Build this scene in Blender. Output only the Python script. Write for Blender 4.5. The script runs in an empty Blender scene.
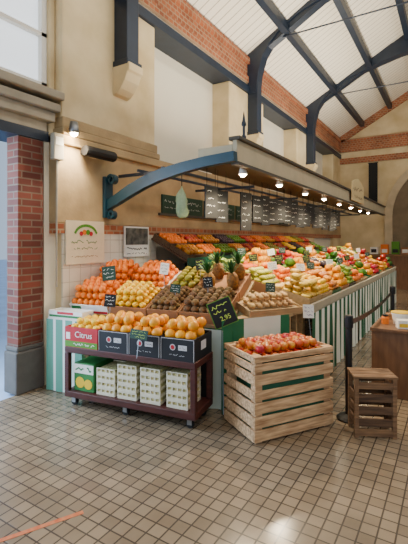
import bpy, bmesh, math, random
from mathutils import Vector, Matrix
random.seed(7)
C = bpy.context.scene.collection
D = bpy.data
R = math.radians

# ------------------------------------------------------------------ materials
def lin(c):
    o = []
    for v in c:
        v = v/255.0
        o.append(v/12.92 if v <= .04045 else ((v+.055)/1.055)**2.4)
    return (o[0], o[1], o[2], 1.0)
def base(name):
    m = D.materials.new(name); m.use_nodes = True
    nt = m.node_tree
    return m, nt, nt.nodes['Principled BSDF']
def N(nt, t, **k):
    n = nt.nodes.new(t)
    for a, b in k.items(): setattr(n, a, b)
    return n
def mat(name, c, rough=.5, var=.12, scale=14, bump=0, bscale=60, metal=0, emit=0, c2=None, rand=0, stretch=None, alpha=1, trans=0, hue=.06):
    m, nt, b = base(name)
    L = nt.links.new
    tc = N(nt, 'ShaderNodeTexCoord')
    src = tc.outputs['Object']
    if stretch:
        mp = N(nt, 'ShaderNodeMapping'); mp.inputs['Scale'].default_value = stretch
        L(src, mp.inputs[0]); src = mp.outputs[0]
    no = N(nt, 'ShaderNodeTexNoise'); no.inputs['Scale'].default_value = scale; no.inputs['Detail'].default_value = 4
    L(src, no.inputs['Vector'])
    cr = N(nt, 'ShaderNodeValToRGB')
    a = lin(c); bb = lin(c2) if c2 else tuple(min(1, x*(1+var)) for x in a[:3])+(1,)
    cr.color_ramp.elements[0].position = .32; cr.color_ramp.elements[1].position = .68
    cr.color_ramp.elements[0].color = tuple(x*(1-var) for x in a[:3])+(1,)
    cr.color_ramp.elements[1].color = bb
    L(no.outputs['Fac'], cr.inputs[0])
    col = cr.outputs[0]
    if rand:
        oi = N(nt, 'ShaderNodeObjectInfo')
        hs = N(nt, 'ShaderNodeHueSaturation')
        mr = N(nt, 'ShaderNodeMapRange'); mr.inputs['To Min'].default_value = 1-rand; mr.inputs['To Max'].default_value = 1+rand
        L(oi.outputs['Random'], mr.inputs[0]); L(mr.outputs[0], hs.inputs['Value'])
        mh = N(nt, 'ShaderNodeMapRange'); mh.inputs['To Min'].default_value = .5-rand*hue; mh.inputs['To Max'].default_value = .5+rand*hue
        L(oi.outputs['Random'], mh.inputs[0]); L(mh.outputs[0], hs.inputs['Hue'])
        L(col, hs.inputs['Color']); col = hs.outputs[0]
    L(col, b.inputs['Base Color'])
    b.inputs['Roughness'].default_value = rough; b.inputs['Metallic'].default_value = metal
    if trans: b.inputs['Transmission Weight'].default_value = trans
    if alpha < 1: b.inputs['Alpha'].default_value = alpha
    if emit:
        b.inputs['Emission Color'].default_value = lin(c); b.inputs['Emission Strength'].default_value = emit
    if bump:
        n2 = N(nt, 'ShaderNodeTexNoise'); n2.inputs['Scale'].default_value = bscale; n2.inputs['Detail'].default_value = 3
        L(src, n2.inputs['Vector'])
        bp = N(nt, 'ShaderNodeBump'); bp.inputs['Strength'].default_value = bump; bp.inputs['Distance'].default_value = .01
        L(n2.outputs['Fac'], bp.inputs['Height']); L(bp.outputs[0], b.inputs['Normal'])
    return m
def brickmat(name, c1, c2, mortar, bw, rh, ms, rough=.8, offset=.5, floor=False, noise=.25, bump=.4):
    m, nt, b = base(name); L = nt.links.new
    tc = N(nt, 'ShaderNodeTexCoord')
    if floor: src = tc.outputs['Object']
    else:
        s = N(nt, 'ShaderNodeSeparateXYZ'); L(tc.outputs['Object'], s.inputs[0])
        ad = N(nt, 'ShaderNodeMath'); L(s.outputs[0], ad.inputs[0]); L(s.outputs[1], ad.inputs[1])
        cb = N(nt, 'ShaderNodeCombineXYZ'); L(ad.outputs[0], cb.inputs[0]); L(s.outputs[2], cb.inputs[1]); src = cb.outputs[0]
    br = N(nt, 'ShaderNodeTexBrick'); br.offset = offset; br.squash = 1
    br.inputs['Scale'].default_value = 1; br.inputs['Brick Width'].default_value = bw; br.inputs['Row Height'].default_value = rh
    br.inputs['Mortar Size'].default_value = ms; br.inputs['Mortar Smooth'].default_value = .2
    br.inputs['Color1'].default_value = lin(c1); br.inputs['Color2'].default_value = lin(c2); br.inputs['Mortar'].default_value = lin(mortar)
    L(src, br.inputs['Vector'])
    no = N(nt, 'ShaderNodeTexNoise'); no.inputs['Scale'].default_value = 1.6; no.inputs['Detail'].default_value = 6; L(src, no.inputs['Vector'])
    mr = N(nt, 'ShaderNodeMapRange'); mr.inputs['From Min'].default_value = .3; mr.inputs['From Max'].default_value = .7
    mr.inputs['To Min'].default_value = 1-noise; mr.inputs['To Max'].default_value = 1+noise*.6; L(no.outputs['Fac'], mr.inputs[0])
    hs = N(nt, 'ShaderNodeHueSaturation'); L(br.outputs['Color'], hs.inputs['Color']); L(mr.outputs[0], hs.inputs['Value'])
    L(hs.outputs[0], b.inputs['Base Color'])
    b.inputs['Roughness'].default_value = rough
    inv = N(nt, 'ShaderNodeMath', operation='SUBTRACT'); inv.inputs[0].default_value = 1; L(br.outputs['Fac'], inv.inputs[1])
    bp = N(nt, 'ShaderNodeBump'); bp.inputs['Strength'].default_value = bump; bp.inputs['Distance'].default_value = .006
    L(inv.outputs[0], bp.inputs['Height']); L(bp.outputs[0], b.inputs['Normal'])
    return m
def stripemat(name, axis, period, duty, ca, cb_, rough=.7, bump=0):
    m, nt, b = base(name); L = nt.links.new
    tc = N(nt, 'ShaderNodeTexCoord'); s = N(nt, 'ShaderNodeSeparateXYZ'); L(tc.outputs['Object'], s.inputs[0])
    d = N(nt, 'ShaderNodeMath', operation='DIVIDE'); L(s.outputs[axis], d.inputs[0]); d.inputs[1].default_value = period
    f = N(nt, 'ShaderNodeMath', operation='FRACT'); L(d.outputs[0], f.inputs[0])
    g = N(nt, 'ShaderNodeMath', operation='LESS_THAN'); L(f.outputs[0], g.inputs[0]); g.inputs[1].default_value = duty
    mx = N(nt, 'ShaderNodeMix', data_type='RGBA'); mx.inputs[6].default_value = lin(ca); mx.inputs[7].default_value = lin(cb_)
    L(g.outputs[0], mx.inputs[0]); L(mx.outputs[2], b.inputs['Base Color']); b.inputs['Roughness'].default_value = rough
    if bump:
        bp = N(nt, 'ShaderNodeBump'); bp.inputs['Strength'].default_value = bump; bp.inputs['Distance'].default_value = .01; bp.invert = True
        L(g.outputs[0], bp.inputs['Height']); L(bp.outputs[0], b.inputs['Normal'])
    return m
def glow(name, c, s):
    m, nt, b = base(name); b.inputs['Base Color'].default_value = lin(c)
    b.inputs['Emission Color'].default_value = lin(c); b.inputs['Emission Strength'].default_value = s
    return m

M = {}
M['floor'] = brickmat('floor tiles', (152,132,107), (128,110,89), (76,66,56), .084, .084, .0048, rough=.18, offset=0, floor=True, noise=.36, bump=.3)
M['brick'] = brickmat('brown red brick', (124,60,43), (86,40,31), (112,92,77), .22, .068, .008)
M['brick_band'] = brickmat('brown orange brick band', (178,102,62), (142,76,46), (168,136,104), .11, .07, .01)
M['cream'] = mat('stained cream plaster', (213,186,136), .85, .14, 1.6, .15, 14, c2=(230,209,166))
M['white_wall'] = mat('white plaster', (238,228,203), .85, .04, 1.2)
M['beige'] = mat('beige stone', (172,146,106), .85, .2, 3, .25, 30)
M['stone'] = mat('dark grey stone', (98,93,88), .85, .12, 10, .2, 60)
M['cornice'] = mat('pale grey stone', (168,157,136), .85, .14, 4, .15, 30)
M['pale_stone'] = mat('pale stone', (196,178,146), .85, .12, 4, .2, 20)
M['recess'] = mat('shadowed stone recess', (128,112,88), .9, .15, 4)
M['ceil'] = stripemat('ribbed cream boards', 1, .17, .11, (255,244,220), (190,174,144), .8, .5)
M['steel'] = mat('blue grey painted steel', (28,40,56), .45, .15, 8)
M['teal'] = mat('dark blue green painted steel', (12,54,68), .4, .12, 8)
M['fascia'] = mat('beige grey painted board', (176,162,132), .6, .08, 5)
M['fascia_dark'] = mat('dark grey brown board', (70,64,54), .7, .1, 5)
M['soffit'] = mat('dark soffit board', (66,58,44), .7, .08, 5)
M['under'] = mat('dull white board', (190,178,150), .7, .08, 5)
M['maroon'] = mat('maroon stained wood', (74,32,26), .5, .25, 6, .15, 40, stretch=(1,8,8))
M['wood'] = mat('weathered pale rough wood', (186,138,94), .8, .3, 5, .3, 40, c2=(226,186,140), stretch=(1,9,9))
M['wood_dark'] = mat('weathered brown wood', (78,54,38), .75, .3, 6, .2, 40, c2=(112,82,56), stretch=(1,9,9))
M['wood_mid'] = mat('brown board', (112,80,54), .75, .25, 6, .2, 40, c2=(146,110,76), stretch=(1,9,9))
M['wood_grey'] = mat('weathered tray wood', (166,136,92), .75, .2, 6, stretch=(1,6,6))
M['black'] = mat('black metal', (16,16,18), .4, .1)
M['dark'] = mat('dark panel', (20,18,16), .6, .15)
M['rubber'] = mat('black rubber', (22,22,22), .8, .1)
M['grey_metal'] = mat('grey metal', (150,152,155), .35, .05, metal=.8)
M['slate'] = mat('black slate', (6,8,8), .75, .15)
M['green_card'] = mat('dark green card', (16,56,40), .6, .1)
M['white'] = mat('white paint', (236,232,222), .6, .03)
M['paper'] = mat('white paper', (236,232,222), .7, .03)
M['sheet'] = mat('beige poster sheet', (226,208,174), .7, .04)
M['chalk'] = mat('chalk', (220,220,214), .9, .02)
M['lime_chalk'] = mat('yellow green chalk', (190,214,90), .9, .04)
M['ink'] = mat('dark ink', (40,40,44), .8, .05)
M['green_ink'] = mat('green ink', (40,120,60), .7, .05)
M['red_ink'] = mat('red print', (190,26,40), .6, .05)
M['pink'] = mat('pink red carton print', (186,24,36), .6, .08)
M['lime'] = mat('lime green print', (80,138,30), .6, .08)
M['orange_ink'] = mat('orange print', (226,116,20), .6, .05)
M['yellow_ink'] = mat('yellow print', (230,186,30), .6, .05)
M['purple'] = mat('purple print', (120,80,140), .6, .05)
M['black_box'] = mat('black printed carton', (18,18,24), .55, .15)
M['pale_print'] = mat('pale grey print', (196,190,190), .6, .05)
M['kraft'] = mat('brown cardboard', (150,102,62), .75, .1, 6)
M['blackbox'] = mat('black plastic tray', (24,22,22), .5, .1)
M['greenbox'] = mat('green plastic tray', (26,88,48), .5, .1)
M['darkgreen'] = mat('dark green plastic', (14,82,58), .5, .1)
M['punnet'] = mat('cream punnet carton', (218,208,180), .6, .06)
M['skirt'] = stripemat('green and white striped cloth', 0, .22, .5, (226,228,212), (16,84,52), .8)
M['skirt_wide'] = stripemat('cloth of broad green and white panels', 0, .62, .36, (206,212,194), (24,100,60), .8)
M['skirt_light'] = stripemat('pale cloth with thin green stripes', 0, .12, .72, (218,224,214), (96,154,132), .8)
M['tape'] = mat('worn orange tape', (214,92,30), .7, .25, 30, c2=(196,120,70))
M['bag'] = mat('translucent pale green film', (190,222,182), .35, .1, 30, alpha=.55)
M['glass'] = glow('glowing window pane', (224,232,240), 1.2)  # pane itself emits, standing in for the bright sky behind it
M['bulb'] = glow('lamp bulb', (255,230,186), 150)
M['paving'] = mat('outdoor paving', (176,200,232), .6, .1, 2)

# ------------------------------------------------------------------ mesh builder
class MB:
    def __init__(s): s.bm = bmesh.new()
    def box(s, x0, x1, y0, y1, z0, z1, T=None):
        v = [s.bm.verts.new(T @ Vector(p) if T else p) for p in
             [(x0,y0,z0),(x1,y0,z0),(x1,y1,z0),(x0,y1,z0),(x0,y0,z1),(x1,y0,z1),(x1,y1,z1),(x0,y1,z1)]]
        for f in [(3,2,1,0),(4,5,6,7),(0,1,5,4),(1,2,6,5),(2,3,7,6),(3,0,4,7)]:
            s.bm.faces.new([v[i] for i in f])
        return s
    def rings(s, rs, closed=True, cap=True):
        vs = [[s.bm.verts.new(p) for p in r] for r in rs]
        n = len(vs[0])
        for a, b in zip(vs, vs[1:]):
            for i in range(n if closed else n-1):
                j = (i+1) % n
                s.bm.faces.new([a[i], a[j], b[j], b[i]])
        if cap and closed:
            s.bm.faces.new(list(reversed(vs[0]))); s.bm.faces.new(vs[-1])
        return s
    def lathe(s, prof, seg=14, T=None, fn=None):
        rs = []
        for r, z in prof:
            ring = []
            for i in range(seg):
                a = 2*math.pi*i/seg
                rr = max(r, .0003)*(fn(a, z) if fn else 1)
                p = Vector((rr*math.cos(a), rr*math.sin(a), z))
                ring.append(T @ p if T else p)
            rs.append(ring)
        return s.rings(rs)
    def tube(s, pts, r, seg=8):
        pts = [Vector(p) for p in pts]; rs = []
        for i, p in enumerate(pts):
            d = (pts[min(i+1, len(pts)-1)]-pts[max(i-1, 0)]).normalized()
            u = d.cross(Vector((0,0,1)))
            if u.length < .01: u = d.cross(Vector((0,1,0)))
            u.normalize(); w = u.cross(d)
            rr = r[i] if isinstance(r, (list, tuple)) else r
            rs.append([p+rr*(math.cos(2*math.pi*k/seg)*u+math.sin(2*math.pi*k/seg)*w) for k in range(seg)])
        return s.rings(rs)
    def prism(s, poly, z0, z1, T=None):
        f = lambda p: T @ Vector(p) if T else Vector(p)
        return s.rings([[f((x,y,z0)) for x, y in poly], [f((x,y,z1)) for x, y in poly]])
    def barXZ(s, pts, h, y0, y1):
        rs = []
        pts = [Vector((p[0], 0, p[1])) for p in pts]
        for i, p in enumerate(pts):
            d = (pts[min(i+1, len(pts)-1)]-pts[max(i-1, 0)]).normalized()
            n = Vector((-d.z, 0, d.x)); hh = h[i] if isinstance(h, list) else h
            a = p+n*hh/2; b = p-n*hh/2
            rs.append([Vector((a.x,y0,a.z)), Vector((a.x,y1,a.z)), Vector((b.x,y1,b.z)), Vector((b.x,y0,b.z))])
        return s.rings(rs)
    def ribbon(s, pts, w, y):
        for (x0,z0), (x1,z1) in zip(pts, pts[1:]):
            d = Vector((x1-x0, z1-z0)); 
            if d.length < 1e-6: continue
            n = Vector((-d.y, d.x)).normalized()*w/2
            s.bm.faces.new([s.bm.verts.new((x0+n.x,y,z0+n.y)), s.bm.verts.new((x0-n.x,y,z0-n.y)), s.bm.verts.new((x1-n.x,y,z1-n.y)), s.bm.verts.new((x1+n.x,y,z1+n.y))])
        return s
    def scribble(s, x0, x1, z, h, w, y, rng):
        x = x0; pts = []
        while x < x1:
            pts.append((x, z+rng.uniform(-.5, .5)*h)); x += h*rng.uniform(.25, .5)
            if rng.random() < .14 and len(pts) > 2:
                s.ribbon(pts, w, y); pts = []; x += h*.5
        s.ribbon(pts, w, y); return s
    def mesh(s, name, m, smooth=False):
        bmesh.ops.recalc_face_normals(s.bm, faces=s.bm.faces)
        me = D.meshes.new(name); s.bm.to_mesh(me); s.bm.free(); me.materials.append(m)
        if smooth:
            for p in me.polygons: p.use_smooth = True
        return me
    def build(s, name, m, parent=None, loc=(0,0,0), rotz=0, smooth=False, bevel=0):
        me = s.mesh(name, m, smooth); o = D.objects.new(name, me); C.objects.link(o)
        o.location = loc; o.rotation_euler = (0,0,rotz)
        if parent: o.parent = parent
        if bevel:
            b = o.modifiers.new('bevel', 'BEVEL'); b.width = bevel; b.segments = 2; b.limit_method = 'ANGLE'
        return o
def tag(o, label, cat, group=None):
    o['label'] = label; o['category'] = cat
    if group: o['group'] = group
    return o
def thing(name, label, cat, loc=(0,0,0), rotz=0, group=None, mtx=None):
    o = D.objects.new(name, None); C.objects.link(o); o.empty_display_size = .05
    if mtx is not None: o.matrix_world = mtx
    else: o.location = loc; o.rotation_euler = (0,0,rotz)
    return tag(o, label, cat, group)
def struct(o): o['kind'] = 'structure'; return o
def dup(root, label=None, group=None, mtx=None, loc=None, rotz=None):
    r = root.copy(); C.objects.link(r)
    if mtx is not None: r.matrix_world = mtx
    if loc is not None: r.location = loc
    if rotz is not None: r.rotation_euler = (0,0,rotz)
    if label: r['label'] = label
    if group: r['group'] = group
    for ch in list(root.children):
        c = ch.copy(); C.objects.link(c); c.parent = r
        for g in list(ch.children):
            d = g.copy(); C.objects.link(d); d.parent = c
    return r
def text_part(s, size, m, parent, loc, rot=(math.pi/2,0,0)):
    cu = D.curves.new('lettering', 'FONT'); cu.body = s; cu.size = size; cu.align_x = 'CENTER'; cu.align_y = 'CENTER'; cu.extrude = .0008
    t = D.objects.new('tmp', cu); C.objects.link(t)
    bpy.context.view_layer.update()
    me = D.meshes.new_from_object(t.evaluated_get(bpy.context.evaluated_depsgraph_get()))
    D.objects.remove(t); me.materials.clear(); me.materials.append(m)
    o = D.objects.new('lettering', me); C.objects.link(o); o.parent = parent; o.location = loc; o.rotation_euler = rot
    return o
ORD = ['first','second','third','fourth','fifth','sixth','seventh','eighth','ninth','tenth','eleventh','twelfth','thirteenth','fourteenth','fifteenth','sixteenth','seventeenth','eighteenth','nineteenth','twentieth']
XZ = Matrix(((1,0,0,0),(0,0,1,0),(0,1,0,0),(0,0,0,1)))

# ------------------------------------------------------------------ setting (hall axis = +Y, side wall at X about -3.6)
struct(MB().box(-3.6,5.4,-4.5,15.2,-.1,0).build('floor', M['floor']))
struct(MB().box(-30,-3.6,-20,30,-.14,-.03).build('ground_outside', M['paving']))
YT = [3.67, 7.37, 11.07, 14.77]
w = MB()
w.box(-4.0,-3.6,2.66,15.0,0,2.52)
w.box(-4.0,-3.6,2.72,15.0,2.52,2.6)
w.box(-4.0,-3.86,2.72,15.0,2.6,5.15)
struct(w.build('wall_left', M['white_wall']))
w = MB()
w.box(-4.0,-3.6,2.72,2.8,2.6,5.15)
for y in YT[:3]:
    w.box(-3.99,-3.5,y-.87,y+.68,0,4.42)
w.box(-3.99,-3.5,13.9,15,0,4.42)
struct(w.build('trim_1', M['cream'], bevel=.02))       # pilasters
w = MB()
w.box(-3.62,-3.49,2.72,15,1.68,2.6)
struct(w.build('wall_left_band', M['beige'], bevel=.01))
struct(MB().box(-3.5,-3.45,4.4,9.6,1.845,1.878).build('trim_2', M['fascia_dark']))
w = MB()
for y in YT[:3]:
    w.box(-3.9,-3.44,y-.9,y+.72,2.6,2.68); w.box(-3.9,-3.47,y-.88,y+.7,2.68,2.8)
w.box(-3.9,-3.44,2.72,15,2.5,2.6)
struct(w.build('trim_3', M['beige'], bevel=.015))
struct(MB().box(-3.62,-3.48,2.72,15,1.57,1.68).build('trim_4', M['brick_band']))
struct(MB().box(-4.0,-3.47,-4.5,15,4.62,4.74).box(-4.0,-3.5,-4.5,15,4.74,4.98).box(-4,-3.44,-4.5,15,4.98,5.1).build('trim_5', M['brick_band']))
struct(MB().box(-4.0,-3.46,2.72,15,4.42,4.55).build('trim_6', M['steel']))
struct(MB().box(-3.85,-3.52,-4.5,15,4.55,4.62).build('trim_7', M['white_wall']))
# near bay, left of the pilaster: opening to the street, lintel, cornice, clerestory window
struct(MB().box(-3.98,-3.58,-4.5,2.7,2.52,2.62).build('trim_8', M['steel']))
struct(MB().box(-3.98,-3.6,-4.5,2.7,2.62,3.0).box(-3.98,-3.52,-4.5,2.74,2.72,2.82).box(-3.98,-3.46,-4.5,2.76,2.82,2.9).box(-3.98,-3.42,-4.5,2.78,2.94,3.02).build('trim_9', M['cornice'], bevel=.012))
struct(MB().box(-4.0,-3.62,-4.5,2.7,3.02,3.08).box(-4.0,-3.62,-4.5,.6,3.08,4.6).box(-4.0,-3.62,.6,2.72,4.5,4.62).build('wall_left_near', M['cream']))
wn = struct(MB().box(-3.72,-3.7,.6,2.72,3.08,4.5).build('window_1', M['glass']))
MB().box(-3.7,-3.64,.6,.68,3.08,4.5).box(-3.7,-3.64,2.66,2.72,3.08,4.5).box(-3.7,-3.64,2.05,2.09,3.08,4.5).box(-3.7,-3.64,.6,2.72,3.08,3.14).box(-3.7,-3.64,.6,2.72,3.62,3.66).build('window_frame', M['white'], wn)
struct(MB().box(-4.0,-3.6,-4.5,.2,0,2.52).build('wall_left_end', M['cream']))
# brick pier with stone plinth
bp = thing('brick_pier', 'red brick pier on grey stone plinth at the street opening', 'pillar', (-3.68,2.49,0))
MB().box(-.09,.09,-.13,.15,.46,2.515).build('brick_shaft', M['brick'], bp)
MB().box(-.1,.11,-.16,.16,0,.41).box(-.1,.1,-.145,.155,.41,.46).build('plinth', M['stone'], bp, bevel=.015)
# roof
SL = .56
def rz(x): return 5.12+SL*(min(x, 1.6-x)+3.6)
c = MB()
for (a, b) in ((-3.9,.8),(.8,5.5)):
    za, zb = rz(a), rz(b)
    c.rings([[Vector((a,y,za)),Vector((b,y,zb)),Vector((b,y,zb+.06)),Vector((a,y,za+.06))] for y in (-4.5,15.2)])
struct(c.build('ceiling', M['ceil']))
for i, x in enumerate((-2.72,-1.85,-.98,-.1,.8,1.8,2.7)):
    z = rz(x)-.02
    tag(MB().box(-.06,.06,-4.5,14.85,-.17,.0).build('roof_purlin', M['steel'], None, (x,0,z)), 'blue grey steel purlin running the length of the ceiling, %s from side wall' % ORD[i], 'beam', 'roof purlins')
def truss(y, lab):
    t = thing('roof_arch', lab, 'arch', (0,y,0), group='steel roof arches')
    MB().box(-3.5,-3.29,-.105,.105,3.62,5.2).box(-3.5,-3.26,-.13,.13,3.58,3.65).build('column', M['steel'], t, bevel=.008)
    half = [(-3.4,4.4),(-3.39,4.8),(-3.34,5.14),(-3.2,5.42),(-2.95,5.67),(-2.5,5.9),(-1.9,6.08),(-1.2,6.24),(-.4,6.36),(.8,6.42)]
    full = half+[(1.6-x, z) for x, z in reversed(half[:-1])]
    hh = [.16,.24,.34,.42,.42,.38,.36,.34,.34,.34]; hh = hh+list(reversed(hh[:-1]))
    MB().barXZ(full, hh, -.12, .12).build('curved_rib', M['steel'], t)
    MB().barXZ([(-3.5,rz(-3.5)-.08),(.8,rz(.8)-.08)], .16, -.09, .09).barXZ([(.8,rz(.8)-.08),(5.1,rz(5.1)-.08)], .16, -.09, .09).build('rafter', M['steel'], t)
    for x, z in ((-1.2,6.3),(.1,6.45)): MB().box(x-.04,x+.04,-.05,.05,z,rz(x)-.1).build('strut', M['steel'], t)
    MB().tube([(-3.3,0,5.4),(4.9,0,5.4)], .014, 6).build('tie_rod', M['steel'], t)
    k = MB()
    k.rings([[Vector((-3.51,yy,3.6)),Vector((-3.24,yy,3.6)),Vector((-3.24,yy,3.51)),Vector((-3.27,yy,3.49)),Vector((-3.31,yy,3.4)),Vector((-3.38,yy,3.31)),Vector((-3.44,yy,3.26)),Vector((-3.51,yy,3.24))] for yy in (-.125,.125)])
    k.build('stone_corbel', M['cream'], t, bevel=.01)
    return t
for i, y in enumerate(YT[:3]):
    truss(y, ['blue grey roof arch foot on cream corbel, nearest bay','blue grey roof arch rising beside the white panel above canopy, second bay','blue grey roof arch nearest the far gable wall'][i])
# far gable with a pointed stone arch
g = MB()
g.prism([(-4,0),(5.5,0),(5.5,5.1),(.8,rz(.8)+.04),(-4,4.9)], 14.9, 15.1, XZ)
struct(g.build('wall_far', M['cream']))
b2 = MB().box(-3.5,5.2,14.82,14.9,4.62,4.74).box(-3.5,5.2,14.84,14.9,4.74,4.98).box(-3.5,5.2,14.8,14.9,4.98,5.06).box(-3.5,5.2,14.84,14.9,4.2,4.4)
b2.barXZ([(-3.5,rz(-3.5)-.12),(.8,rz(.8)-.12)], .22, 14.8, 14.9)
struct(b2.build('trim_10', M['brick_band']))
AX, AZ, AR = -.95, 2.3, 1.9
half = [(AX+AR*(.5-math.cos(a)), AZ+AR*math.sin(a)) for a in [R(60)*k/10 for k in range(11)]]   # equilateral pointed arch
arch = half+[(2*AX-x, z) for x, z in reversed(half[:-1])]
ar = MB(); ar.barXZ(arch, .24, 14.8, 14.9)
ar.box(AX-AR/2-.12,AX-AR/2+.12,14.8,14.9,0,AZ).box(AX+AR/2-.12,AX+AR/2+.12,14.8,14.9,0,AZ)
struct(ar.build('trim_11', M['pale_stone']))
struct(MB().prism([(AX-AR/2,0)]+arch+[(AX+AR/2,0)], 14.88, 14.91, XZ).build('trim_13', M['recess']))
# right side (out of frame): piers, parapet, eaves
rw = MB().box(5.2,5.4,-4.5,15,0,1.0).box(5.2,5.4,-4.5,15,4.6,5.1)
for y in (-4.5,-.8,2.9,6.6,10.3,14): rw.box(5.2,5.5,y,y+.7,0,5.1)
struct(rw.build('wall_right', M['cream']))
# orange tape on the floor
tag(MB().box(-.014,.014,0,.42,0.0005,.0015).build('floor_tape', M['tape'], None, (-1.93,1.16,0), R(-27)), 'worn orange tape stripe stuck on the floor tiles', 'tape')

# ------------------------------------------------------------------ canopy and bracket
CY = 3.50
br = thing('canopy_bracket', 'curved dark teal steel bracket springing from wall to canopy end', 'bracket', (0,CY-.07,0))
MB().barXZ([(-3.47,1.9),(-3.3,1.97),(-3.1,2.06),(-2.9,2.135),(-2.7,2.19),(-2.4,2.245),(-2.1,2.28),(-1.78,2.3)], [.1,.115,.125,.125,.12,.11,.1,.095], -.04, .04).build('arm', M['teal'], br)
MB().barXZ([(-3.47,1.76),(-3.47,2.24)], .045, -.065, .065).build('wall_plate', M['teal'], br, bevel=.006)
for (cx, cz, r0, sgn) in ((-3.39,2.2,.065,1),(-3.4,1.8,.055,-1)):
    pts = [(cx+(r0*(1-k/22*.75))*math.cos(math.pi-sgn*k*.38), cz+(r0*(1-k/22*.75))*math.sin(math.pi-sgn*k*.38)) for k in range(22)]
    MB().barXZ(pts, .024, -.035, .035).build('scroll', M['teal'], br)
ca = thing('canopy', 'long beige grey canopy with dark underside and lights over the stall', 'canopy', (0,0,0))
MB().box(-1.85,-1.80,CY,13.2,2.265,2.48).box(-2.25,-1.85,CY,CY+.04,2.265,2.44).build('fascia_board', M['fascia'], ca, bevel=.006)
MB().box(-1.89,-1.765,CY-.01,13.2,2.48,2.515).build('top_moulding', M['fascia_dark'], ca, bevel=.006)
MB().box(-1.86,-1.78,CY-.01,13.2,2.235,2.265).build('lower_rail', M['fascia_dark'], ca)
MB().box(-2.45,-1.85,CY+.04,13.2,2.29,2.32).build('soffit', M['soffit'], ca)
for x in (-2.75,-3.1): MB().box(x-.015,x+.015,CY+.04,13.2,2.285,2.315).build('rail', M['steel'], ca)
for y in (3.6,5.3,7.2,9.1,11,12.9): MB().box(-3.45,-2.45,y-.015,y+.015,2.25,2.285).build('tie_bar', M['steel'], ca)
MB().lathe([(.001,0),(.026,0),(.026,.04),(.013,.06),(.013,.14),(.026,.155),(.026,.17),(.016,.2),(.001,.3)], 10, Matrix.Translation((-1.825,CY+.2,2.515))).build('finial', M['steel'], ca, smooth=True)
sg = thing('canopy_sign', 'cream sign board with brown script on the far canopy edge', 'sign', (-1.76,9.0,2.3), R(90))
MB().prism([(-.6,0),(.6,0),(.6,.36),(.35,.44),(0,.5),(-.35,.44),(-.6,.36)], -.02, .0, XZ).build('board', mat('sign cream', (204,182,134), .6, .05), sg)
rg = random.Random(3)
MB().scribble(-.48,.48,.26,.1,.02,-.022,rg).scribble(-.4,.4,.1,.06,.014,-.022,rg).build('script', M['maroon'], sg)
# lamps
def lamp_thing(loc, lab):
    t = thing('canopy_spotlight', lab, 'lamp', loc, group='canopy spotlights')
    MB().lathe([(.001,.05),(.03,.05),(.035,.02),(.05,-.035),(.045,-.035),(.03,.015),(.001,.02)], 14).build('housing', M['white'], t, smooth=True)
    MB().lathe([(.001,-.06),(.024,-.052),(.036,-.03),(.026,.005),(.001,.01)], 12).build('bulb', M['bulb'], t, smooth=True)
    return t
LY = [3.85,4.85,5.95,6.9,8.05,9.0,10.1,11.0]
l0 = None
for i, y in enumerate(LY):
    lab = 'glowing spotlight under canopy edge, %s from the bracket end' % ORD[i]
    lx = -1.91+(.02 if i % 2 else 0)
    if l0 is None: l0 = lamp_thing((lx,y,2.228), lab)
    else: dup(l0, lab, loc=(lx,y,2.228))
    ld = D.lights.new('canopy_light', 'SPOT'); ld.energy = [135,100,75,70,66,66,66,66][i]; ld.color = (1,.82,.56); ld.spot_size = R(150); ld.spot_blend = .7; ld.shadow_soft_size = .04
    lo = D.objects.new('canopy_light', ld); C.objects.link(lo); lo.location = (lx,y,2.13)

# ------------------------------------------------------------------ wall fittings
t = thing('wall_spotlight', 'small lit spotlight on the wall above brick pier', 'lamp', (-3.42,2.85,2.66))
MB().box(-.09,-.06,-.04,.04,-.06,.06).tube([(-.07,0,0),(.02,0,.01)], .012).build('bracket', M['black'], t)
MB().lathe([(.001,.07),(.04,.07),(.05,0),(.052,-.05),(.046,-.05),(.04,.0),(.001,.0)], 14, Matrix.Translation((.05,0,0))).build('housing', M['grey_metal'], t, smooth=True)
MB().lathe([(.001,-.085),(.03,-.07),(.04,-.04),(.025,-.01),(.001,-.0)], 12, Matrix.Translation((.05,0,0))).build('bulb', M['bulb'], t, smooth=True)
ld = D.lights.new('wall_light', 'SPOT'); ld.energy = 58; ld.color = (1,.86,.64); ld.spot_size = R(150); ld.spot_blend = .8; ld.shadow_soft_size = .05
lo = D.objects.new('wall_light', ld); C.objects.link(lo); lo.location = (-3.3,2.88,2.54); lo.rotation_euler = (R(0),R(15),0)
t = thing('wall_heater', 'dark horizontal tube heater on wall above teal bracket', 'heater', (-3.36,3.2,2.46), R(90))
MB().lathe([(.001,-.22),(.055,-.22),(.06,-.2),(.06,.2),(.055,.22),(.001,.22)], 12, Matrix.Rotation(R(90),4,'Y')).build('body', M['dark'], t, smooth=False)
MB().box(-.16,-.13,.0,.13,-.02,.02).build('mount', M['black'], t)
MB().box(.13,.16,.0,.13,-.02,.02).build('mount', M['black'], t)
t = thing('electric_box', 'small pale electric box on wall right of brick pier', 'electric box', (-3.455,2.71,2.32), R(90))
MB().box(-.06,.06,-.03,.034,0,.27).build('case', M['cornice'], t, bevel=.008)
MB().box(-.045,.045,-.034,-.03,.15,.23).build('label_plate', M['white'], t)
MB().tube([(0,0,0),(0,.01,-.6),(0,.01,-1.3)], .01).build('cable', M['cornice'], t)
po = thing('wall_poster', 'beige poster with small green and red arched emblem above oranges', 'poster', (-3.465,3.09,1.24), R(90))
MB().box(-.27,.27,-.008,.008,0,.47).build('board', M['sheet'], po)
def disc(mb, x, z, r, y=-.011, sq=1):
    mb.bm.faces.new([mb.bm.verts.new((x+r*math.cos(k*math.pi/6), y, z+sq*r*math.sin(k*math.pi/6))) for k in range(12)])
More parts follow.
